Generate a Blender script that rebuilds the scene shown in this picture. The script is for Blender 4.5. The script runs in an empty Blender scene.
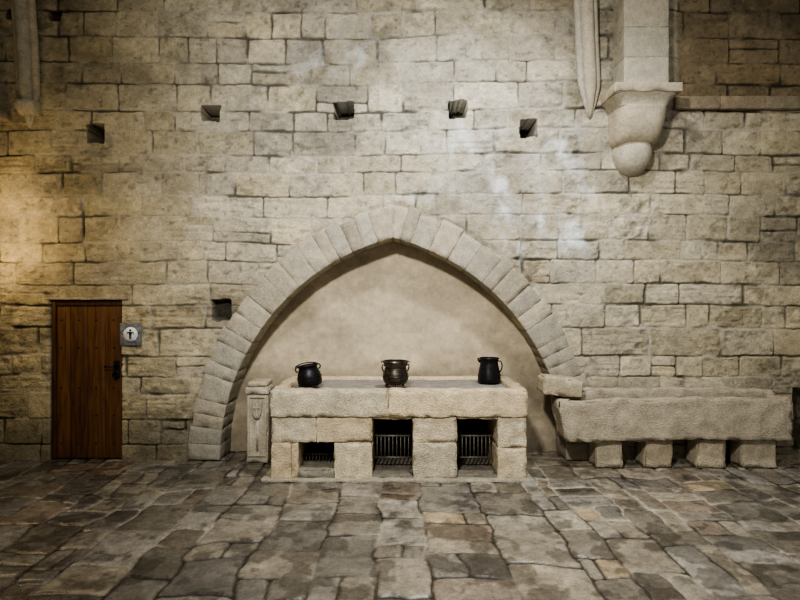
import bpy, math, random
import numpy as np
from mathutils import Vector, Matrix, noise as mnoise

random.seed(7)
rng = np.random.RandomState(11)
TAB = rng.rand(512, 512)

# ------------------------------------------------------------------ noise
def vnoise(u, v, seed=0):
    u = u + seed * 17.31 + 1000; v = v + seed * 9.77 + 1000
    iu = np.floor(u).astype(int); iv = np.floor(v).astype(int)
    fu = u - iu; fv = v - iv
    fu = fu * fu * (3 - 2 * fu); fv = fv * fv * (3 - 2 * fv)
    a = TAB[iu % 512, iv % 512]; b = TAB[(iu + 1) % 512, iv % 512]
    c = TAB[iu % 512, (iv + 1) % 512]; d = TAB[(iu + 1) % 512, (iv + 1) % 512]
    return (a * (1 - fu) + b * fu) * (1 - fv) + (c * (1 - fu) + d * fu) * fv

def fbm(u, v, seed=0, octs=4):
    s = 0; amp = 0.5; t = 0
    for o in range(octs):
        s = s + amp * vnoise(u * 2 ** o, v * 2 ** o, seed + o * 3); t += amp; amp *= 0.5
    return s / t

def sstep(a, b, x):
    t = np.clip((x - a) / (b - a), 0, 1)
    return t * t * (3 - 2 * t)

# ------------------------------------------------------------------ materials
def new_mat(name):
    m = bpy.data.materials.new(name); m.use_nodes = True
    nt = m.node_tree
    for n in list(nt.nodes): nt.nodes.remove(n)
    out = nt.nodes.new('ShaderNodeOutputMaterial')
    bs = nt.nodes.new('ShaderNodeBsdfPrincipled')
    nt.links.new(bs.outputs[0], out.inputs[0])
    return m, nt, bs

def stone_mat(name, rough=0.9, fine=45, bump=0.5, pits=0.4, var=0.35, spec=0.3, dist=0.01, rvar=0.0):
    m, nt, bs = new_mat(name)
    L = nt.links.new
    at = nt.nodes.new('ShaderNodeAttribute'); at.attribute_name = 'Col'
    tc = nt.nodes.new('ShaderNodeTexCoord')
    n1 = nt.nodes.new('ShaderNodeTexNoise'); n1.inputs['Scale'].default_value = 8; n1.inputs['Detail'].default_value = 8; n1.inputs['Roughness'].default_value = 0.7
    n2 = nt.nodes.new('ShaderNodeTexNoise'); n2.inputs['Scale'].default_value = fine; n2.inputs['Detail'].default_value = 6; n2.inputs['Roughness'].default_value = 0.7
    vo = nt.nodes.new('ShaderNodeTexVoronoi'); vo.inputs['Scale'].default_value = fine * 1.2
    for n in (n1, n2, vo): L(tc.outputs['Object'], n.inputs['Vector'])
    r1 = nt.nodes.new('ShaderNodeMapRange'); r1.inputs[1].default_value = 0.3; r1.inputs[2].default_value = 0.7
    r1.inputs[3].default_value = 1 - var; r1.inputs[4].default_value = 1 + var
    L(n1.outputs['Fac'], r1.inputs[0])
    r2 = nt.nodes.new('ShaderNodeMapRange'); r2.inputs[1].default_value = 0.3; r2.inputs[2].default_value = 0.7
    r2.inputs[3].default_value = 1 - var; r2.inputs[4].default_value = 1 + var
    L(n2.outputs['Fac'], r2.inputs[0])
    mu = nt.nodes.new('ShaderNodeMath'); mu.operation = 'MULTIPLY'
    L(r1.outputs[0], mu.inputs[0]); L(r2.outputs[0], mu.inputs[1])
    vm = nt.nodes.new('ShaderNodeVectorMath'); vm.operation = 'SCALE'
    L(at.outputs['Color'], vm.inputs[0]); L(mu.outputs[0], vm.inputs['Scale'])
    L(vm.outputs[0], bs.inputs['Base Color'])
    bs.inputs['Roughness'].default_value = rough
    if rvar:
        rr = nt.nodes.new('ShaderNodeMapRange'); rr.inputs[1].default_value = 0.35; rr.inputs[2].default_value = 0.65
        rr.inputs[3].default_value = rough - rvar; rr.inputs[4].default_value = rough + rvar
        L(n1.outputs['Fac'], rr.inputs[0]); L(rr.outputs[0], bs.inputs['Roughness'])
    bs.inputs['Specular IOR Level'].default_value = spec
    ad = nt.nodes.new('ShaderNodeMath'); ad.operation = 'MULTIPLY_ADD'
    L(vo.outputs['Distance'], ad.inputs[0]); ad.inputs[1].default_value = pits; L(n2.outputs['Fac'], ad.inputs[2])
    ad2 = nt.nodes.new('ShaderNodeMath'); ad2.operation = 'ADD'
    L(ad.outputs[0], ad2.inputs[0]); L(n1.outputs['Fac'], ad2.inputs[1])
    bp = nt.nodes.new('ShaderNodeBump'); bp.inputs['Strength'].default_value = bump; bp.inputs['Distance'].default_value = dist
    L(ad2.outputs[0], bp.inputs['Height']); L(bp.outputs[0], bs.inputs['Normal'])
    return m

def metal_mat(name, col, rough, metallic=1.0, bump=0.15):
    m, nt, bs = new_mat(name); L = nt.links.new
    tc = nt.nodes.new('ShaderNodeTexCoord')
    n = nt.nodes.new('ShaderNodeTexNoise'); n.inputs['Scale'].default_value = 25; n.inputs['Detail'].default_value = 6
    L(tc.outputs['Object'], n.inputs['Vector'])
    cr = nt.nodes.new('ShaderNodeValToRGB')
    cr.color_ramp.elements[0].position = 0.3; cr.color_ramp.elements[1].position = 0.7
    cr.color_ramp.elements[0].color = tuple(c * 0.6 for c in col) + (1,)
    cr.color_ramp.elements[1].color = tuple(min(1, c * 1.4) for c in col) + (1,)
    L(n.outputs['Fac'], cr.inputs[0]); L(cr.outputs[0], bs.inputs['Base Color'])
    bs.inputs['Metallic'].default_value = metallic; bs.inputs['Roughness'].default_value = rough
    bp = nt.nodes.new('ShaderNodeBump'); bp.inputs['Strength'].default_value = bump; bp.inputs['Distance'].default_value = 0.01
    L(n.outputs['Fac'], bp.inputs['Height']); L(bp.outputs[0], bs.inputs['Normal'])
    return m

def wood_mat(name):
    m, nt, bs = new_mat(name); L = nt.links.new
    tc = nt.nodes.new('ShaderNodeTexCoord')
    mp = nt.nodes.new('ShaderNodeMapping'); mp.inputs['Scale'].default_value = (22, 22, 1.6)
    L(tc.outputs['Object'], mp.inputs[0])
    n = nt.nodes.new('ShaderNodeTexNoise'); n.inputs['Scale'].default_value = 1.5; n.inputs['Detail'].default_value = 8; n.inputs['Distortion'].default_value = 0.6
    L(mp.outputs[0], n.inputs['Vector'])
    cr = nt.nodes.new('ShaderNodeValToRGB')
    cr.color_ramp.elements[0].position = 0.3; cr.color_ramp.elements[1].position = 0.72
    cr.color_ramp.elements[0].color = (0.080, 0.034, 0.013, 1)
    cr.color_ramp.elements[1].color = (0.20, 0.095, 0.034, 1)
    L(n.outputs['Fac'], cr.inputs[0])
    at = nt.nodes.new('ShaderNodeAttribute'); at.attribute_name = 'Col'
    mx = nt.nodes.new('ShaderNodeVectorMath'); mx.operation = 'MULTIPLY'
    L(cr.outputs[0], mx.inputs[0]); L(at.outputs['Color'], mx.inputs[1]); L(mx.outputs[0], bs.inputs['Base Color'])
    bs.inputs['Roughness'].default_value = 0.5
    bp = nt.nodes.new('ShaderNodeBump'); bp.inputs['Strength'].default_value = 0.3; bp.inputs['Distance'].default_value = 0.004
    L(n.outputs['Fac'], bp.inputs['Height']); L(bp.outputs[0], bs.inputs['Normal'])
    return m

M_WALL = stone_mat('masonry', fine=42, bump=1.0, pits=0.2, var=0.17, dist=0.014)
M_PLASTER = stone_mat('lime_plaster', fine=25, bump=0.25, pits=0.1, var=0.10, dist=0.008)
M_BLOCK = stone_mat('hewn_stone', fine=55, bump=0.9, pits=0.6, var=0.26, dist=0.013)
M_ARCH = stone_mat('arch_stone', fine=50, bump=0.8, pits=0.3, var=0.22, dist=0.012)
M_FLOOR = stone_mat('floor_slabs', rough=0.28, fine=34, bump=0.38, pits=0.2, var=0.28, spec=0.7, dist=0.007, rvar=0.12)
M_IRON = metal_mat('black_iron', (0.035, 0.035, 0.038), 0.42, 0.7)
M_BRONZE = metal_mat('old_bronze', (0.12, 0.105, 0.09), 0.36, 0.9)
M_WOOD = wood_mat('door_wood')
M_PLATE = metal_mat('sign_plate', (0.22, 0.23, 0.24), 0.5, 0.3, 0.02)
M_WHITE = metal_mat('sign_white', (0.75, 0.75, 0.73), 0.5, 0.0, 0.0)
M_DARK = metal_mat('sign_black', (0.02, 0.02, 0.02), 0.5, 0.0, 0.0)
m, nt, bs = new_mat('lamp_glow'); bs.inputs['Emission Color'].default_value = (1, 0.68, 0.3, 1); bs.inputs['Emission Strength'].default_value = 12
M_GLOW = m

# ------------------------------------------------------------------ masonry pattern
def make_pattern(lo, hi, vlo, vhi, hmin, hmax, wmin, wmax, seed):
    r = np.random.RandomState(seed)
    vs = [vlo - 0.1]
    while vs[-1] < vhi + 0.3: vs.append(vs[-1] + r.uniform(hmin, hmax))
    rows = []
    for i in range(len(vs) - 1):
        us = [lo - r.uniform(0.1, 0.6)]
        k = r.uniform(0.85, 1.2)
        while us[-1] < hi + 1: us.append(us[-1] + k * (wmin + (wmax - wmin) * r.beta(1.4, 1.8)))
        rows.append(np.array(us))
    return np.array(vs), rows

def eval_pattern(U, V, pat, seed, split=0.1, rad=0.05):
    vs, rows = pat
    n = U.shape
    Uf = U.ravel(); Vf = V.ravel()
    ri = np.clip(np.searchsorted(vs, Vf) - 1, 0, len(rows) - 1)
    v0 = vs[ri]; v1 = vs[ri + 1]
    u0 = np.zeros_like(Uf); u1 = np.zeros_like(Uf); sid = np.zeros(Uf.shape, int)
    for r in range(len(rows)):
        mk = ri == r
        if not mk.any(): continue
        us = rows[r]
        k = np.clip(np.searchsorted(us, Uf[mk]) - 1, 0, len(us) - 2)
        u0[mk] = us[k]; u1[mk] = us[k + 1]; sid[mk] = r * 97 + k
    rr = np.random.RandomState(seed).rand(60000, 8)
    sp = rr[sid, 7] < split
    vm = v0 + (v1 - v0) * (0.35 + 0.3 * rr[sid, 6])
    up = Vf > vm
    sid2 = np.where(sp & up, sid + 30000, sid)
    v0 = np.where(sp & up, vm, v0); v1 = np.where(sp & ~up, vm, v1)
    du = np.minimum(Uf - u0, u1 - Uf); dv = np.minimum(Vf - v0, v1 - Vf)
    a = np.clip(rad - du, 0, None); b = np.clip(rad - dv, 0, None)
    e = rad - np.sqrt(a * a + b * b)
    cu = (Uf - (u0 + u1) / 2); cv = (Vf - (v0 + v1) / 2)
    return e.reshape(n), rr[sid2].reshape(n + (8,)), cu.reshape(n), cv.reshape(n)

def grid_object(name, P, C, mat, keep=None, flip=False):
    nv, nu = P.shape[:2]
    idx = np.arange(nv * nu).reshape(nv, nu)
    q = np.stack([idx[:-1, :-1], idx[:-1, 1:], idx[1:, 1:], idx[1:, :-1]], -1).reshape(-1, 4)
    if flip: q = q[:, ::-1]
    if keep is not None: q = q[keep[:-1, :-1].ravel() & keep[1:, 1:].ravel()]
    me = bpy.data.meshes.new(name)
    me.vertices.add(nv * nu); me.vertices.foreach_set('co', P.reshape(-1).astype(np.float32))
    nf = len(q)
    me.loops.add(nf * 4); me.loops.foreach_set('vertex_index', q.reshape(-1).astype(np.int32))
    me.polygons.add(nf)
    me.polygons.foreach_set('loop_start', (np.arange(nf) * 4).astype(np.int32))
    me.update(calc_edges=True); me.validate()
    me.polygons.foreach_set('use_smooth', np.ones(len(me.polygons), bool))
    ca = me.color_attributes.new('Col', 'FLOAT_COLOR', 'POINT')
    col = np.ones((nv * nu, 4), np.float32); col[:, :3] = np.clip(C.reshape(-1, 3), 0.005, 0.9)
    ca.data.foreach_set('color', col.ravel())
    ob = bpy.data.objects.new(name, me); bpy.context.collection.objects.link(ob)
    me.materials.append(mat)
    return ob

def px(x): return (x - 400) / 80.0
def pz(y): return 2 + (300 - y) / 80.0

XL, XR = 0.6125, -0.7875
RI = 2.8625; RO = 3.2725; XA = -0.0875

def masonry(U, V, pat, seed):
    wu = U + 0.030 * (fbm(U * 3, V * 3, seed + 1, 3) - 0.5) + 0.010 * (vnoise(U * 14, V * 14, seed + 2) - 0.5)
    wv = V + 0.08 * (fbm(U * 0.5, V * 0.5, seed + 3, 2) - 0.5) + 0.022 * (fbm(U * 3.5, V * 3.5, seed + 4, 3) - 0.5) + 0.010 * (vnoise(U * 15, V * 15, seed + 5) - 0.5)
    e, R, cu, cv = eval_pattern(wu, wv, pat, seed, 0.05, 0.035)
    er = fbm(U * 2.2, V * 2.2, seed + 6, 4)
    ew = sstep(0.48, 0.70, er)
    jw = 0.006 + 0.010 * ew
    stone = sstep(jw * 0.3, jw * 1.7 + 0.002, e)
    deep = sstep(0.38, 0.64, fbm(U * 2.6, V * 3.6, seed + 8, 4))
    jd = 0.004 + 0.018 * deep
    rough = (fbm(U * 8, V * 10, seed + 9, 4) - 0.5) * (0.014 + 0.042 * ew)
    strat = (fbm(U * 3, V * 30, seed + 12, 3) - 0.5) * 0.022 * sstep(0.5, 0.9, R[..., 5])
    h = stone * (0.003 + 0.013 * (R[..., 0] - 0.5) + cu * 0.016 * (R[..., 1] - 0.5) + cv * 0.055 * (R[..., 2] - 0.5) + rough + strat) - (1 - stone) * jd
    tone = 0.82 + 0.32 * R[..., 3]
    tone = tone * (0.80 + 0.40 * fbm(U * 5, V * 6, seed + 14, 5))
    tone = tone * (0.80 + 0.40 * fbm(U * 22, V * 30, seed + 31, 3))
    pit = sstep(0.66, 0.76, fbm(U * 16, V * 18, seed + 33, 3))
    tone = tone * (1 - 0.30 * pit)
    tone = tone * (1 - 0.22 * ew * sstep(0.45, 0.6, fbm(U * 9, V * 12, seed + 41, 3)))
    warm = R[..., 4] * 0.6 + 0.4 * fbm(U * 1.1, V * 1.1, seed + 15, 2)
    base = np.stack([0.470 + 0.030 * warm, 0.433 + 0.010 * warm, 0.362 - 0.050 * warm], -1)
    ysel = (R[..., 5] > 0.965)[..., None]
    base = np.where(ysel, np.array([0.50, 0.44, 0.32]), base)
    col = base * tone[..., None]
    mort = np.array([0.46, 0.43, 0.36]) * (1.02 - 0.74 * deep[..., None])
    col = col * stone[..., None] + mort * (1 - stone[..., None])
    g = fbm(U * 0.9, V * 1.3, seed + 20, 5)
    col = col * (1.06 - 0.32 * sstep(0.48, 0.75, g))[..., None]
    return h, col, stone, R

# ------------------------------------------------------------------ wall_back
res = 0.0105
us = np.arange(-5.06, 6.6, res); vs_ = np.arange(-0.02, 6.7, res)
U, V = np.meshgrid(us, vs_)
pat = make_pattern(-5.2, 7.1, 0, 7, 0.215, 0.35, 0.28, 0.88, 14)
h, col, stone, R = masonry(U, V, pat, 21)
def blob(cx, cy, rx, ry):
    return np.exp(-(((U - px(cx)) / (rx / 80)) ** 2 + ((V - pz(cy)) / (ry / 80)) ** 2))
cool = blob(430, 120, 200, 120)
col = col * (1 + cool[..., None] * np.array([-0.01, 0.02, 0.08]))
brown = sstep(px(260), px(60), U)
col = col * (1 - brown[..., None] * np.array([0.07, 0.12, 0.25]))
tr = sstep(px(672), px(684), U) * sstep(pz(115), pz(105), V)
col = col * (1 - tr[..., None] * np.array([0.48, 0.54, 0.62]))  # shade over the top-right wall is painted into the stone colour
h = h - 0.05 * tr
rside = sstep(px(600), px(800), U) * sstep(pz(90), pz(140), V)
col = col * (1 - rside[..., None] * np.array([0.04, 0.06, 0.12]))
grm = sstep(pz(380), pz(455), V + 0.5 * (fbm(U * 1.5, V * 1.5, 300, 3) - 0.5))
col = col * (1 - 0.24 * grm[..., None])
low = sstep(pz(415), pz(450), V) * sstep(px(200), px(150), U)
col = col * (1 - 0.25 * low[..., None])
st = (1.2 * blob(500, 185, 9, 18) + 1.2 * blob(512, 248, 12, 14) + 1.3 * blob(572, 238, 18, 16) + 0.8 * blob(540, 215, 14, 22)
      + 0.8 * blob(470, 140, 30, 25) + 0.7 * blob(560, 150, 30, 30) + 0.9 * blob(590, 190, 16, 12) + 0.8 * blob(505, 215, 10, 14) + 0.6 * blob(420, 190, 40, 14) + 0.5 * blob(350, 60, 60, 20))
stn = np.clip(st * (fbm(U * 8, V * 6, 77, 4) * 2.8 - 0.95), 0, 1)
col = col * (1 - stn[..., None]) + np.array([0.70, 0.73, 0.73]) * stn[..., None]
# keep the masonry under the arch ring flat so the voussoirs can sit flush
rmax = np.maximum(np.hypot(U - XL, V), np.hypot(U - XR, V))
ring = sstep(RO + 0.06, RO - 0.02, rmax)
h = h * (1 - ring) + ring * (-0.02)
Y = -h
def recess(x0, y0, x1, y1, depth, jit=0.03):
    global Y, col
    jx = jit * (vnoise(U * 9, V * 9, 50 + int(x0)) - 0.5); jv = jit * (vnoise(U * 9, V * 9, 90 + int(x0)) - 0.5)
    mk = (U + jx > px(x0)) & (U + jx < px(x1)) & (V + jv < pz(y0)) & (V + jv > pz(y1))
    Y = np.where(mk, depth + 0.02 * fbm(U * 5, V * 5, 3), Y)
    return mk
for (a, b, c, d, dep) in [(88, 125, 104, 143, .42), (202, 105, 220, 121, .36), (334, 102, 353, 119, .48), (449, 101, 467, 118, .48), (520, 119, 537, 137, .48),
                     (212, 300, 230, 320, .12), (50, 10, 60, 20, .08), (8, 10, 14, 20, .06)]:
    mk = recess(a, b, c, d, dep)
    col = np.where(mk[..., None], col * 0.30, col)  # shade inside the hole is put into the stone colour
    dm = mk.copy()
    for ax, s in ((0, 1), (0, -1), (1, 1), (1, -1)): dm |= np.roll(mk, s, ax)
    col = np.where((dm & ~mk)[..., None], col * 0.55, col)  # painted shade carried onto the hole's side faces
mk = recess(49.5, 300, 121.5, 465, 0.16, 0.0)
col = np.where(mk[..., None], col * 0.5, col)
mk = recess(793, 388, 850, 452, 0.22, 0.04); col = np.where(mk[..., None], col * 0.45, col)  # dark of the gap partly painted: recess shade in its colour
rm = RI + 0.2
inside = (np.hypot(U - XL, V) < rm) & (np.hypot(U - XR, V) < rm)
P = np.stack([U, Y, V], -1)
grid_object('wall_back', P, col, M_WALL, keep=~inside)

# ------------------------------------------------------------------ wall_left
us = np.arange(-9.0, 0.02, 0.02); vs_ = np.arange(-0.02, 6.7, 0.02)
U2, V2 = np.meshgrid(us, vs_)
pat2 = make_pattern(-9.2, 0.2, 0, 7, 0.215, 0.315, 0.3, 0.85, 15)
h2, col2, _, _ = masonry(U2, V2, pat2, 61)
P = np.stack([-5.06 + h2, U2, V2], -1)
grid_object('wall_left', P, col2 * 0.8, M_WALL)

# ------------------------------------------------------------------ niche plaster
us = np.arange(-2.95, 2.85, 0.02); vs_ = np.arange(-0.02, 3.2, 0.02)
U3, V3 = np.meshgrid(us, vs_)
hh = 0.05 * (fbm(U3 * 1.4, V3 * 1.4, 5, 4) - 0.5) + 0.012 * (fbm(U3 * 8, V3 * 8, 6, 3) - 0.5)
pc = np.array([0.565, 0.49, 0.37]) * (0.72 + 0.54 * fbm(U3 * 1.8, V3 * 2.2, 8, 5))[..., None]
pc = pc * (0.86 + 0.28 * fbm(U3 * 14, V3 * 14, 88, 3))[..., None]
lowd = sstep(1.2, 0.6, V3) * (0.5 + 0.5 * fbm(U3 * 2, V3 * 2, 31, 4))
pc = pc * (1 - 0.42 * lowd[..., None])
soot = sstep(0.48, 0.70, fbm(U3 * 1.2 + 4, V3 * 2.6, 45, 4)); pc = pc * (1 - 0.20 * soot[..., None])
grid_object('wall_niche', np.stack([U3, 0.47 - hh, V3], -1), pc, M_PLASTER)

# ------------------------------------------------------------------ floor
us = np.arange(-5.06, 6.6, 0.0135); vs_ = np.arange(-6.2, 0.5, 0.0135)
U4, V4 = np.meshgrid(us, vs_)
pf = make_pattern(-6.6, 0.6, -5.3, 7.1, 0.25, 0.58, 0.16, 0.70, 37)
wu = U4 + 0.18 * (fbm(U4 * 0.9, V4 * 0.7, 101, 3) - 0.5) + 0.09 * (fbm(U4 * 3.5, V4 * 3.5, 102, 3) - 0.5)
wv = V4 + 0.34 * (fbm(U4 * 1.1, V4 * 0.9, 103, 3) - 0.5) + 0.11 * (fbm(U4 * 3.5, V4 * 3.5, 104, 3) - 0.5)
e, RF, cv, cu = eval_pattern(wv, wu, pf, 9, 0.24, 0.045)
sl = sstep(0.003, 0.016, e)
wear = fbm(U4 * 5, V4 * 5, 110, 4)
fh = sl * (0.014 * (RF[..., 0] - 0.5) + cu * 0.025 * (RF[..., 1] - .5) + cv * 0.035 * (RF[..., 2] - .5) + 0.012 * (wear - 0.5) - 0.005 * sstep(0.04, 0.015, e)) - (1 - sl) * 0.012
tone = 0.48 + 0.54 * RF[..., 3] ** 1.2
tone = tone * (0.60 + 0.8 * fbm(U4 * 3.5, V4 * 3.5, 112, 5))
tone = tone * (0.78 + 0.44 * fbm(U4 * 18, V4 * 18, 118, 3))
w = RF[..., 4]
fb = np.stack([0.322 + 0.028 * w, 0.305 + 0.004 * w, 0.275 - 0.030 * w], -1) * tone[..., None]
tan = (RF[..., 5] > 0.97)[..., None]
fb = np.where(tan, np.array([0.37, 0.305, 0.21]) * (0.7 + 0.6 * wear[..., None]), fb)
redd = ((RF[..., 5] > 0.86) & (RF[..., 5] < 0.94))[..., None]
fb = np.where(redd, fb * np.array([1.02, 0.92, 0.86]), fb)
patch = sstep(0.54, 0.60, fbm(U4 * 5, V4 * 5, 115, 5)) * 0.42
fb = fb * (1 - patch[..., None])
mz = fbm(U4 * 2, V4 * 2, 120, 3)
joint = np.array([0.36, 0.33, 0.275]) * (0.10 + 1.0 * sstep(0.40, 0.66, mz))[..., None]
fc = fb * sl[..., None] + joint * (1 - sl[..., None])
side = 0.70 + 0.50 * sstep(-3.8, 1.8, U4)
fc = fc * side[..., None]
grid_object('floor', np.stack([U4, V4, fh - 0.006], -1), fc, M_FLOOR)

# ------------------------------------------------------------------ mesh builder
class MB:
    def __init__(s): s.v = []; s.f = []; s.c = []; s.m = []
    def add(s, verts, faces, color, mi=0):
        o = len(s.v); s.v += [tuple(p) for p in verts]; s.c += [color] * len(verts)
        s.f += [tuple(i + o for i in f) for f in faces]; s.m += [mi] * len(faces)
    def block(s, x0, x1, y0, y1, z0, z1, r=0.014, res=0.05, amp=0.006, color=(0.45, 0.42, 0.35), xf=None, sc=9.0, mi=0, chip=0.0):
        lo = (x0, y0, z0); hi = (x1, y1, z1)
        def samples(a, b):
            Ln = b - a; rr = min(r, Ln * 0.3)
            n = max(1, int((Ln - 2 * rr) / res))
            return [a, a + rr * 0.35, a + rr] + [a + rr + (Ln - 2 * rr) * i / n for i in range(1, n)] + [b - rr, b - rr * 0.35, b]
        S = [samples(lo[i], hi[i]) for i in range(3)]
        d = {}; verts = []; faces = []
        def vid(p):
            k = (round(p[0], 5), round(p[1], 5), round(p[2], 5))
            if k in d: return d[k]
            q = [min(max(p[i], lo[i] + min(r, (hi[i] - lo[i]) * .3)), hi[i] - min(r, (hi[i] - lo[i]) * .3)) for i in range(3)]
            dv = Vector((p[0] - q[0], p[1] - q[1], p[2] - q[2]))
            nz = sum(1 for i in range(3) if abs(dv[i]) > r * 0.3)
            if dv.length > 1e-9: dv = dv.normalized() * min(r, dv.length if dv.length < r else r)
            P = Vector(q) + dv
            if chip and nz >= 2:
                c_ = mnoise.noise(P * 7 + Vector((3, 9, 1))) + 0.6 * mnoise.noise(P * 19)
                if c_ > 0.05: P = P - dv.normalized() * min(chip, (c_ - 0.05) * chip * 2.5)
            if amp:
                n = mnoise.noise_vector(P * sc + Vector((x0 * 3, 5, z0 * 3))) * amp + mnoise.noise_vector(P * sc * 3) * amp * 0.45
                P = P + n
            if xf: P = Vector(xf(P))
            d[k] = len(verts); verts.append(P); return d[k]
        for ax in range(3):
            b_, c_ = (ax + 1) % 3, (ax + 2) % 3
            for side in (0, 1):
                val = (lo, hi)[side][ax]
                for i in range(len(S[b_]) - 1):
                    for j in range(len(S[c_]) - 1):
                        q = []
                        for (ii, jj) in ((i, j), (i + 1, j), (i + 1, j + 1), (i, j + 1)):
                            p = [0, 0, 0]; p[ax] = val; p[b_] = S[b_][ii]; p[c_] = S[c_][jj]
                            q.append(vid(p))
                        if side == 0: q.reverse()
                        faces.append(q)
        s.add(verts, faces, color, mi)
    def lathe(s, prof, n=40, mat=None, color=(1, 1, 1), mi=0):
        mat = mat or Matrix.Identity(4)
        vs = []; fs = []
        for (r, z) in prof:
            for k in range(n):
                a = 2 * math.pi * k / n
                vs.append(mat @ Vector((r * math.cos(a), r * math.sin(a), z)))
        for i in range(len(prof) - 1):
            for k in range(n):
                k2 = (k + 1) % n
                fs.append((i * n + k, i * n + k2, (i + 1) * n + k2, (i + 1) * n + k))
        s.add(vs, fs, color, mi)
    def tube(s, pts, rad, n=10, color=(1, 1, 1), mi=0, mat=None):
        mat = mat or Matrix.Identity(4)
        pts = [Vector(p) for p in pts]
        if not hasattr(rad, '__len__'): rad = [rad] * len(pts)
        vs = []; fs = []; prev = None
        for i, p in enumerate(pts):
            t = (pts[min(i + 1, len(pts) - 1)] - pts[max(i - 1, 0)]).normalized()
            if prev is None:
                a = Vector((0, 0, 1)) if abs(t.z) < 0.9 else Vector((1, 0, 0))
                u = t.cross(a).normalized()
            else:
                u = (prev - t * prev.dot(t)).normalized()
            prev = u; w = t.cross(u)
            for k in range(n):
                an = 2 * math.pi * k / n
                vs.append(mat @ (p + (u * math.cos(an) + w * math.sin(an)) * rad[i]))
        for i in range(len(pts) - 1):
            for k in range(n):
                k2 = (k + 1) % n
                fs.append((i * n + k, i * n + k2, (i + 1) * n + k2, (i + 1) * n + k))
        fs.append(tuple(reversed(range(n)))); fs.append(tuple(range((len(pts) - 1) * n, len(pts) * n)))
        s.add(vs, fs, color, mi)
    def loft(s, rings, n=40, color=(0.4, 0.38, 0.33), amp=0.004, mi=0):
        vs = []; fs = []
        for (cx, z, w, d, ex) in rings:
            for k in range(n + 1):
                a = math.pi * k / n
                ca, sa = math.cos(a), math.sin(a)
                x = cx - w * math.copysign(abs(ca) ** (2 / ex), ca); y = -d * abs(sa) ** (2 / ex) + 0.05 * (1 if k in (0, n) else 0)
                P = Vector((x, y, z)); P += mnoise.noise_vector(P * 8) * amp + mnoise.noise_vector(P * 22) * amp * .5
                vs.append(P)
        for i in range(len(rings) - 1):
            for k in range(n):
                a = i * (n + 1) + k
                fs.append((a, a + n + 1, a + n + 2, a + 1))
        fs.append(tuple(range(n + 1)))
        fs.append(tuple(reversed(range((len(rings) - 1) * (n + 1), len(rings) * (n + 1)))))
        s.add(vs, fs, color, mi)
    def build(s, name, mats, parent=None, smooth=True, flow=True):
        me = bpy.data.meshes.new(name); me.from_pydata(s.v, [], s.f); me.update()
        ca = me.color_attributes.new('Col', 'FLOAT_COLOR', 'POINT')
        arr = np.ones((len(s.v), 4), np.float32); arr[:, :3] = np.array(s.c); ca.data.foreach_set('color', arr.ravel())
        for mm in mats: me.materials.append(mm)
        me.polygons.foreach_set('material_index', np.array(s.m, np.int32))
        me.polygons.foreach_set('use_smooth', np.full(len(me.polygons), smooth))
        ob = bpy.data.objects.new(name, me); bpy.context.collection.objects.link(ob)
        if parent: ob.parent = parent
        return ob

def empty(name):
    e = bpy.data.objects.new(name, None); bpy.context.collection.objects.link(e); return e

def tint(base, v=0.12, w=0.04):
    k = 1 + random.uniform(-v, v); t = random.uniform(-w, w)
    return (base[0] * (k + t), base[1] * k, base[2] * (k - t))

# ------------------------------------------------------------------ pointed arch
mb = MB()
def arch_side(cx, sgn):
    pm = math.acos(abs(XA - cx) / RO)
    t = -0.0
    while t < pm:
        w = random.uniform(0.048, 0.100)
        if pm - (t + w) < 0.04: w = pm - t
        t2 = min(pm, t + w)
        def xf(P, t=t):
            ph = P.x / 3.0; r = P.z
            x = cx - sgn * r * math.cos(ph); z = r * math.sin(ph)
            if sgn > 0: x = min(x, XA)
            else: x = max(x, XA)
            return (x, P.y, z)
        f = random.uniform(-0.008, 0.000)
        c = tint((0.425, 0.392, 0.322), 0.15, 0.03)
        low = max(0.0, 1 - t / 0.4) * 0.22
        c = tuple(v * (1 - low) for v in c)
        ro = RO + random.uniform(-0.04, 0.03)
        mb.block(t * 3, t2 * 3, f, 0.50, RI, ro, r=0.008, res=0.05, amp=0.005, color=c, xf=xf, chip=0.008)
        t = t2
arch_side(XL, 1); arch_side(XR, -1)
mb.build('trim_pointed_arch', [M_ARCH])

# ------------------------------------------------------------------ stove
F = -0.803
def sx(x): return (x - 400) / 90.0
def sz(y): return 2 - (y - 300) / 90.0
stove = empty('stone_stove')
mb = MB(); SC = (0.64, 0.555, 0.405)
def sb(x0, x1, y0, y1, yb=0.40, f=F, c=None, **k):
    mb.block(sx(x0), sx(x1), f + random.uniform(-0.008, 0.008), yb, sz(y1), sz(y0), color=c or tint(SC, 0.13, 0.05), res=0.035, amp=0.011, r=0.012, chip=0.04, **k)
for a, b in ((270, 388), (388, 528)): sb(a, b, 390, 417, yb=F + 0.16, f=F - 0.015)
sb(270, 284, 390, 417, f=F + 0.16); sb(514, 528, 390, 417, f=F + 0.16)
mb.block(sx(284), sx(514), 0.27, 0.40, 0.72, 1.0, color=tint(SC), res=0.05)
mb.block(sx(284), sx(514), F + 0.15, 0.28, 0.72, 0.965, color=(0.36, 0.34, 0.31), res=0.05, amp=0.005)
sb(271, 316, 417, 443, yb=-0.05); sb(316, 372, 417, 443, yb=-0.05)
sb(413, 457, 417, 443, yb=-0.05)
sb(498, 527, 417, 448, yb=-0.05)
sb(271, 291, 443, 480); sb(291, 298, 443, 480, f=F + 0.012)
sb(334, 372, 443, 480)
sb(413, 457, 443, 480)
sb(498, 527, 448, 480)
sb(372, 413, 410, 420, f=F + 0.01, yb=0.4); sb(457, 498, 410, 420, f=F + 0.01, yb=0.4)
sb(298, 334, 470, 480, f=F + 0.01, c=(0.3, 0.28, 0.23))
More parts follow.
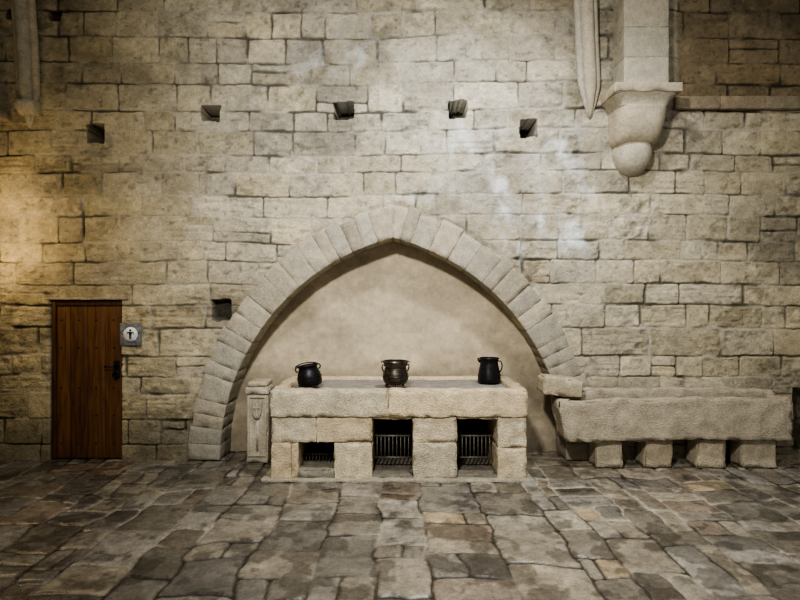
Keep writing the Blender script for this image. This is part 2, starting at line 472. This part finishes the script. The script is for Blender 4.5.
mb.block(sx(285), sx(515), 0.02, 0.40, 0.0, 0.72, color=(0.08, 0.07, 0.06), res=0.12)
for a, b in ((372, 413), (457, 498)):
    sb(a, b, 476, 480, f=F + 0.02, yb=0.1, c=(0.25, 0.23, 0.19))
mb.block(sx(262), sx(534), F - 0.07, 0.0, -0.02, 0.022, color=(0.42, 0.39, 0.32), res=0.05, amp=0.01, chip=0.02)
mb.build('masonry_body', [M_BLOCK], stove)
mg = MB()
for a, b, zt in ((300, 332, 0.26), (374, 411, 0.42), (459, 496, 0.42)):
    x0, x1 = sx(a), sx(b)
    zb = 0.17 if zt > 0.3 else 0.14
    yy = F + 0.30
    for z in ((zb, zt) if zt > .3 else (zt - 0.05,)):
        mg.tube([(x0, yy, z), (x1, yy, z)], 0.012, 8)
    n = 9
    for i in range(n):
        x = x0 + (x1 - x0) * (i + 0.5) / n
        zlo = zb - 0.03 if zt > .3 else 0.13
        mg.tube([(x, yy, zlo), (x, yy, zt if zt > .3 else zt - 0.04)], 0.008, 6)
        mg.tube([(x, yy, zt if zt > .3 else zt - 0.05), (x, F + 0.8, zt if zt > .3 else zt - 0.05)], 0.010, 6)
mg.build('fire_grates', [metal_mat('grate_iron', (0.18, 0.17, 0.14), 0.5, 0.3)], stove)

# ------------------------------------------------------------------ stone post beside stove
mb = MB()
x0, x1 = -1.885, -1.62
c = (0.52, 0.48, 0.39)
cxm = (x0 + x1) / 2
mb.block(x0, x1, -0.13, 0.2, 0, 0.85, color=c, r=0.012, res=0.04, amp=0.006, chip=0.02)
mb.block(x0 - 0.012, x1 + 0.012, -0.155, 0.2, 0.845, 0.93, color=tint(c), r=0.012, res=0.04, chip=0.02, amp=0.005)
mb.block(x0 + 0.015, x1 - 0.015, -0.135, 0.2, 0.925, 0.995, color=tint(c), r=0.02, res=0.04, chip=0.02, amp=0.005)
for (a, b, z0, z1) in ((x0 + 0.02, x0 + 0.04, 0.08, 0.82), (x1 - 0.04, x1 - 0.02, 0.08, 0.82), (x0 + 0.02, x1 - 0.02, 0.80, 0.82), (x0 + 0.02, x1 - 0.02, 0.08, 0.10)):
    mb.block(a, b, -0.15, -0.11, z0, z1, color=c, r=0.005, res=0.05, amp=0.002)
def shield(P):
    t = max(0.0, min(1.0, (0.70 - P.z) / 0.16))
    return (cxm + (P.x - cxm) * math.sqrt(max(0.02, 1 - t * t)), P.y, P.z)
mb.block(cxm - 0.065, cxm + 0.065, -0.165, -0.11, 0.545, 0.77, color=(0.40, 0.37, 0.30), r=0.01, res=0.02, amp=0.001, xf=shield)
mb.block(cxm - 0.008, cxm + 0.008, -0.175, -0.15, 0.57, 0.75, color=c, r=0.004, res=0.05, amp=0.001)
mb.block(cxm - 0.045, cxm + 0.045, -0.175, -0.15, 0.672, 0.688, color=c, r=0.004, res=0.05, amp=0.001)
mb.tube([(cxm, -0.125, 0.15), (cxm, -0.125, 0.52)], 0.014, 8, color=c)
mb.build('stone_post', [M_ARCH])

# ------------------------------------------------------------------ trough
tr_ = empty('stone_trough')
mb = MB(); TC = (0.47, 0.42, 0.33)
tx0, tx1, ty = 1.86, 4.60, -0.45
def slope(P):
    x = P.x
    if x < 2.2:
        x = x + (2.2 - x) * 0.25 * max(0, (0.75 - P.z) / 0.4)
    dz = 0.012 * math.sin(P.x * 2.1)
    if P.z > 0.7: dz += 0.03 * mnoise.noise(Vector((P.x * 2.5, P.y * 2, 3.3)))
    return (x, P.y, P.z + dz)
mb.block(tx0, tx1, ty, ty + 0.11, 0.345, 0.84, color=TC, r=0.018, res=0.035, amp=0.014, xf=slope, sc=6, chip=0.06)
mb.block(tx0, tx1, -0.16, -0.06, 0.35, 0.915, color=tint(TC, 0.05), r=0.025, res=0.05, amp=0.014, xf=slope, sc=6, chip=0.05)
mb.block(tx0 + 0.01, tx1 - 0.01, ty + 0.05, -0.09, 0.352, 0.52, color=TC, r=0.02, res=0.07, amp=0.01, xf=slope)
mb.block(tx0 + 0.005, tx0 + 0.16, ty + 0.02, -0.07, 0.36, 0.85, color=tint(TC), r=0.02, res=0.05, amp=0.012, xf=slope, chip=0.04)
mb.block(tx1 - 0.12, tx1 - 0.005, ty + 0.02, -0.07, 0.36, 0.86, color=tint(TC), r=0.02, res=0.05, amp=0.012, xf=slope, chip=0.04)
mb.build('basin', [M_BLOCK], tr_)
mb = MB()
def tilt(P):
    cx, cz = 1.93, 0.93
    dx, dz = P.x - cx, P.z - cz; a = -0.10
    return (cx + dx * math.cos(a) - dz * math.sin(a), P.y, cz + dx * math.sin(a) + dz * math.cos(a) - 0.10 * max(0, P.x - 1.9) * max(0, (P.z - 0.9) * 3))
mb.block(1.70, 2.16, -0.40, -0.06, 0.86, 1.08, color=tint((0.50, 0.44, 0.33)), r=0.025, res=0.035, amp=0.018, xf=tilt, sc=6, chip=0.06)
mb.build('broken_end_block', [M_BLOCK], tr_)
mb = MB()
for a, b in ((2.34, 2.65), (2.92, 3.24), (3.54, 3.88), (4.08, 4.48)):
    sk = random.uniform(-0.08, 0.12); cx = (a + b) / 2
    mb.block(a, b, -0.35, -0.06, 0, 0.36, color=tint((0.56, 0.50, 0.39)), r=0.015, res=0.04, amp=0.010, chip=0.04, sc=7,
             xf=lambda P, cx=cx, sk=sk: (cx + (P.x - cx) * (1 + 0.12 * (0.3 - P.z)) - sk * (P.z - 0.1), P.y, P.z))
mb.build('support_blocks', [M_BLOCK], tr_)

# ------------------------------------------------------------------ main corbel with pilaster
mb = MB(); CC = (0.47, 0.43, 0.345); cx = 2.93
z = 4.53
while z < 6.7:
    hh_ = random.uniform(0.28, 0.42)
    mb.block(cx - 0.265, cx + 0.265, -0.36, 0.05, z, z + hh_, color=tint(CC, 0.1), r=0.008, res=0.06, amp=0.005)
    z += hh_
cp = 2.90
mb.block(cp - 0.395, cp + 0.395, -0.50, 0.05, 4.43, 4.54, color=tint(CC), r=0.012, res=0.05, amp=0.004, chip=0.02)
rings = []
for i in range(9):
    t = i / 8
    rings.append((cp, 4.43 - 0.13 * t, 0.375 - 0.085 * math.sin(t * math.pi / 2), 0.48 - 0.07 * math.sin(t * math.pi / 2), 9))
mb.loft(rings[::-1], color=CC)
rings = []
for i in range(13):
    t = i / 12
    s = math.sqrt(max(0, 1 - t ** 2.3))
    rings.append((cp - 0.02 * t, 4.31 - 0.42 * t, 0.30 - 0.07 * (1 - s), 0.22 + 0.21 * s, 5 - 2.0 * t))
mb.loft(rings[::-1], color=tint(CC, 0.06))
rings = []
for i in range(15):
    t = i / 14
    a = -0.45 + t * (math.pi / 2 + 0.45)
    rings.append((cp - 0.02, 3.82 - 0.28 * math.sin(a), 0.230 * math.cos(a) + 0.002, 0.28 * math.cos(a) + 0.002, 2.3))
mb.loft(rings[::-1], color=tint(CC, 0.06))
mb.build('corbel_pilaster', [M_ARCH])

# ------------------------------------------------------------------ rib springers
def springer(name, xb, zb, lean, w, C, cap=None):
    m_ = MB()
    N = 26
    for off, rr, dy in ((0, 0.105, -0.07), (-0.125, 0.06, -0.03), (0.125, 0.06, -0.03)):
        pts = []; rad = []
        for i in range(N):
            t = i / (N - 1)
            z = zb + t * (6.68 - zb)
            k = min(1, (z - zb) / 0.42) ** 0.7
            pts.append((xb + off * w * k + lean * t ** 1.2, dy * k - 0.35 * t ** 2 , z)); rad.append(max(0.012, rr * w * k))
        m_.tube(pts, rad, 18, color=tint(C, 0.05))
    if cap:
        m_.loft([(xb, cap - 0.10, 0.10, 0.12, 2.5), (xb, cap - 0.05, 0.13, 0.15, 2.5), (xb, cap, 0.15, 0.17, 3), (xb, cap + 0.05, 0.15, 0.17, 3), (xb, cap + 0.07, 0.12, 0.13, 3)], color=C)
    return m_.build(name, [M_ARCH])
springer('vault_rib', px(590), pz(119), -0.20, 0.78, (0.44, 0.41, 0.34))
springer('vault_rib', px(30), pz(128), 0.02, 0.80, (0.48, 0.43, 0.32), cap=pz(108))

mb = MB()
x = 3.42
while x < 6.5:
    w = random.uniform(0.5, 0.9)
    mb.block(x, min(6.6, x + w), -0.055, 0.06, pz(110), pz(97), color=tint((0.34, 0.29, 0.21), 0.1), r=0.02, res=0.06, amp=0.006); x += w
mb.build('trim_string_course', [M_BLOCK])
mb = MB()
mb.block(-5.05, -4.86, -0.7, 0.05, pz(122), pz(114), color=(0.42, 0.36, 0.26), r=0.02, res=0.06)
mb.build('trim_ledge', [M_BLOCK])

# ------------------------------------------------------------------ door
door = empty('door_1')
mb = MB()
dx0, dx1 = px(50.5), px(120.5)
n = 4
for i in range(n):
    a = dx0 + (dx1 - dx0) * i / n; b = dx0 + (dx1 - dx0) * (i + 1) / n
    k = random.uniform(0.8, 1.15)
    mb.block(a + 0.001, b - 0.001, 0.05, 0.10, 0.01, 1.985, r=0.007, res=0.15, amp=0.0008, color=(k, k, k))
mb.block(dx0, dx0 + 0.05, 0.02, 0.06, 0.01, 1.99, r=0.006, res=0.2, amp=0.0005, color=(0.6, 0.6, 0.6))
mb.block(dx0 + 0.05, dx1, 0.03, 0.06, 1.93, 1.99, r=0.006, res=0.2, amp=0.0005, color=(0.6, 0.6, 0.6))
mb.build('planks', [M_WOOD], door)
mb = MB()
hx = px(115)
mb.block(hx - 0.035, hx + 0.035, 0.035, 0.06, 1.02, 1.24, r=0.006, res=0.05, amp=0.001)
mb.tube([(hx - 0.01, 0.04, 1.17), (hx - 0.01, -0.03, 1.17), (hx - 0.12, -0.035, 1.17)], 0.011, 10)
mb.tube([(hx + math.cos(a) * 0.04, 0.02, 1.06 + math.sin(a) * 0.05) for a in np.linspace(0, 2 * math.pi, 20)], 0.008, 8)
for zz in (0.2, 0.55, 0.9, 1.4, 1.75):
    for i in range(n):
        a = dx0 + (dx1 - dx0) * (i + 0.5) / n
        mb.lathe([(0.0, 0.012), (0.008, 0.010), (0.013, 0.0)], 10, Matrix.Translation((a, 0.052, zz)) @ Matrix.Rotation(math.pi / 2, 4, 'X'))
mb.build('lock_and_handle', [M_IRON], door)
mb = MB()
mb.block(px(44), px(128), -0.015, 0.15, 2.0, 2.03, color=(0.36, 0.30, 0.21), r=0.01, res=0.06)
mb.build('trim_door_lintel', [M_BLOCK])

# ------------------------------------------------------------------ sign
sg = empty('restroom_sign')
sx0, sx1, sz0, sz1 = px(122), px(143), pz(345), pz(323)
mb = MB(); mb.block(sx0, sx1, -0.055, -0.035, sz0, sz1, r=0.003, res=0.2, amp=0); mb.build('plate', [M_PLATE], sg)
ccx, ccz = (sx0 + sx1) / 2, (sz0 + sz1) / 2
T = Matrix.Translation((ccx, -0.056, ccz)) @ Matrix.Rotation(math.pi / 2, 4, 'X')
mb = MB(); mb.lathe([(0, 0.004), (0.088, 0.004), (0.09, 0.0)], 40, T); mb.build('disc', [M_WHITE], sg)
mb = MB(); yf = -0.062
mb.lathe([(0, 0.003), (0.014, 0.003), (0.015, 0)], 20, Matrix.Translation((ccx, -0.0605, ccz + 0.05)) @ Matrix.Rotation(math.pi / 2, 4, 'X'))
def flat(pts): mb.add([(ccx + a, yf, ccz + b) for a, b in pts], [tuple(range(len(pts)))], (1, 1, 1))
flat([(-0.03, 0.03), (-0.012, -0.012), (0.012, -0.012), (0.03, 0.03)])
flat([(-0.014, -0.012), (-0.012, -0.06), (-0.002, -0.06), (-0.001, -0.012)])
flat([(0.001, -0.012), (0.002, -0.06), (0.012, -0.06), (0.014, -0.012)])
flat([(-0.04, 0.03), (-0.045, -0.005), (-0.037, -0.005), (-0.028, 0.03)]); flat([(0.04, 0.03), (0.028, 0.03), (0.037, -0.005), (0.045, -0.005)])
mb.build('pictogram', [M_DARK], sg)

# ------------------------------------------------------------------ pots
def arc(cx, cz, rx, rz, a0, a1, n=18, y=0):
    return [(cx + rx * math.cos(a), y, cz + rz * math.sin(a)) for a in np.linspace(a0, a1, n)]
TOPZ = 0.972
mb = MB()
T = Matrix.Translation((-1.05, -0.42, TOPZ + 0.012)) @ Matrix.Rotation(math.radians(-9), 4, 'Y') @ Matrix.Rotation(math.radians(20), 4, 'Z') @ Matrix.Diagonal((0.9, 0.9, 0.97, 1))
mb.lathe([(0.0, 0.0), (0.11, 0.0), (0.145, 0.02), (0.160, 0.07), (0.155, 0.13), (0.135, 0.19), (0.118, 0.225), (0.128, 0.25), (0.135, 0.262), (0.128, 0.264), (0.110, 0.228), (0.128, 0.19), (0.145, 0.12), (0.145, 0.05), (0.0, 0.02)], 44, T)
mb.tube([(0.136 * math.cos(a), 0.136 * math.sin(a), 0.256) for a in np.linspace(0, 2 * math.pi, 40)], 0.008, 8, mat=T)
mb.tube([(0.157 * math.cos(a), 0.157 * math.sin(a), 0.12) for a in np.linspace(0, 2 * math.pi, 40)], 0.005, 8, mat=T)
mb.tube(arc(0.145, 0.225, 0.02, 0.025, -1.9, 1.9), 0.008, 8, mat=T); mb.tube(arc(-0.145, 0.225, 0.02, 0.025, math.pi - 1.9, math.pi + 1.9), 0.008, 8, mat=T)
mb.tube([(-0.16 * math.cos(a), 0.15 * math.sin(a) , 0.240 + 0.04 * math.sin(a)) for a in np.linspace(0, math.pi, 24)], 0.007, 8, mat=T)
mb.build('iron_cauldron', [M_IRON])
mb = MB()
T = Matrix.Translation((-0.052, -0.45, TOPZ + 0.01)) @ Matrix.Rotation(0.15, 4, 'Z')
mb.lathe([(0.0, 0.03), (0.08, 0.03), (0.125, 0.045), (0.148, 0.085), (0.152, 0.12), (0.143, 0.165), (0.125, 0.215), (0.122, 0.24), (0.14, 0.275), (0.158, 0.295), (0.152, 0.297), (0.132, 0.272), (0.115, 0.24), (0.117, 0.21), (0.138, 0.14), (0.135, 0.08), (0.0, 0.04)], 48, T)
for zz, r in ((0.125, 0.153), (0.16, 0.146), (0.215, 0.127)):
    mb.tube([(r * math.cos(a), r * math.sin(a), zz) for a in np.linspace(0, 2 * math.pi, 40)], 0.005, 8, mat=T)
for k in range(3):
    a = k * 2.094 + 0.5
    mb.tube([(0.10 * math.cos(a), 0.10 * math.sin(a), 0.05), (0.115 * math.cos(a), 0.115 * math.sin(a), 0.0)], [0.018, 0.012], 8, mat=T)
mb.tube([(0.125, 0, 0.25), (0.155, 0, 0.262), (0.16, 0, 0.225), (0.142, 0, 0.18)], 0.008, 8, mat=T)
mb.tube([(-0.125, 0, 0.25), (-0.155, 0, 0.262), (-0.16, 0, 0.225), (-0.142, 0, 0.18)], 0.008, 8, mat=T)
mb.tube([(0.165 * math.cos(a), 0.16 * math.sin(a), 0.29 + 0.012 * math.sin(a)) for a in np.linspace(0, math.pi, 24)], 0.006, 8, mat=T)
mb.build('bronze_cooking_pot', [M_BRONZE])
mb = MB()
T = Matrix.Translation((1.105, -0.06, TOPZ + 0.008)) @ Matrix.Rotation(-0.3, 4, 'Z')
mb.lathe([(0.0, 0.0), (0.13, 0.0), (0.142, 0.015), (0.14, 0.06), (0.128, 0.14), (0.112, 0.22), (0.106, 0.265), (0.12, 0.295), (0.124, 0.302), (0.117, 0.302), (0.098, 0.262), (0.118, 0.14), (0.130, 0.03), (0.0, 0.02)], 44, T)
mb.tube([(0.120 * math.cos(a), 0.120 * math.sin(a), 0.298) for a in np.linspace(0, 2 * math.pi, 40)], 0.007, 8, mat=T)
mb.tube([(0.138 * math.cos(a), 0.138 * math.sin(a), 0.09) for a in np.linspace(0, 2 * math.pi, 40)], 0.004, 8, mat=T)
mb.tube([(0.105, 0, 0.27), (0.145, 0, 0.265), (0.160, 0, 0.22), (0.155, 0, 0.17), (0.13, 0, 0.13)], 0.008, 8, mat=T)
mb.tube([(-0.105, 0, 0.25), (-0.13, 0, 0.27), (-0.14, 0, 0.295)], [0.02, 0.014, 0.01], 8, mat=T)
mb.build('iron_jug', [M_IRON])

# ------------------------------------------------------------------ wall lamp on the left wall
lamp = empty('wall_lamp')
mb = MB()
mb.block(-5.05, -5.02, -0.62, -0.50, 2.72, 2.92, r=0.005, res=0.1, amp=0)
mb.tube([(-5.03, -0.56, 2.82), (-4.98, -0.56, 2.82)], 0.015, 8)
mb.lathe([(0.055, -0.09), (0.06, -0.09), (0.06, 0.09), (0.055, 0.09), (0.055, -0.09)], 24, Matrix.Translation((-4.93, -0.56, 2.82)))
mb.build('housing', [M_IRON], lamp)
mb = MB(); mb.lathe([(0.0, -0.06), (0.03, -0.05), (0.035, 0), (0.03, 0.05), (0, 0.06)], 16, Matrix.Translation((-4.93, -0.56, 2.82)))
mb.build('bulb', [M_GLOW], lamp)

def add_light(kind, name, loc, target, energy, color, parent=None, **kw):
    l = bpy.data.lights.new(name, kind); l.energy = energy; l.color = color
    for k, v in kw.items(): setattr(l, k, v)
    o = bpy.data.objects.new(name, l); bpy.context.collection.objects.link(o); o.location = loc
    d = Vector(target) - Vector(loc)
    o.rotation_euler = d.to_track_quat('-Z', 'Y').to_euler()
    if parent: o.parent = parent
    return o
add_light('SPOT', 'lamp_beam_up', (-4.90, -0.42, 2.95), (-4.90, -0.1, 4.5), 5, (1, 0.76, 0.42), lamp, spot_size=2.6, spot_blend=1.0, shadow_soft_size=0.06)
add_light('SPOT', 'lamp_beam_down', (-4.90, -0.42, 2.68), (-4.85, -0.1, 1.2), 9, (1, 0.76, 0.42), lamp, spot_size=2.6, spot_blend=1.0, shadow_soft_size=0.06)
add_light('POINT', 'lamp_glow_light', (-4.70, -0.80, 2.75), (0, 0, 0), 26, (1, 0.76, 0.44), lamp, shadow_soft_size=0.08)
add_light('SPOT', 'ceiling_spotlight', (-0.7, -6.2, 5.0), (0.45, 0.0, 2.7), 1250, (1.0, 0.965, 0.89), spot_size=1.68, spot_blend=1.0, shadow_soft_size=0.22)
add_light('SPOT', 'ceiling_spotlight', (1.1, -2.8, 6.5), (1.2, -1.2, 0.8), 640, (1.0, 0.98, 0.95), spot_size=2.1, spot_blend=1.0, shadow_soft_size=0.25)

# ------------------------------------------------------------------ world
wd = bpy.data.worlds.new('hall_ambient'); bpy.context.scene.world = wd; wd.use_nodes = True
bg = wd.node_tree.nodes['Background']; bg.inputs[0].default_value = (1.0, 0.965, 0.90, 1); bg.inputs[1].default_value = 0.28
try: bpy.context.scene.view_settings.look = 'AgX - High Contrast'
except Exception as ex: print('look', ex)

# ------------------------------------------------------------------ camera
cd = bpy.data.cameras.new('camera'); cd.sensor_width = 36; cd.lens = 36 * 582 / 800
co = bpy.data.objects.new('camera', cd); bpy.context.collection.objects.link(co)
co.location = (0, -7.275, 2.0); co.rotation_euler = (math.pi / 2, 0, 0)
bpy.context.scene.camera = co
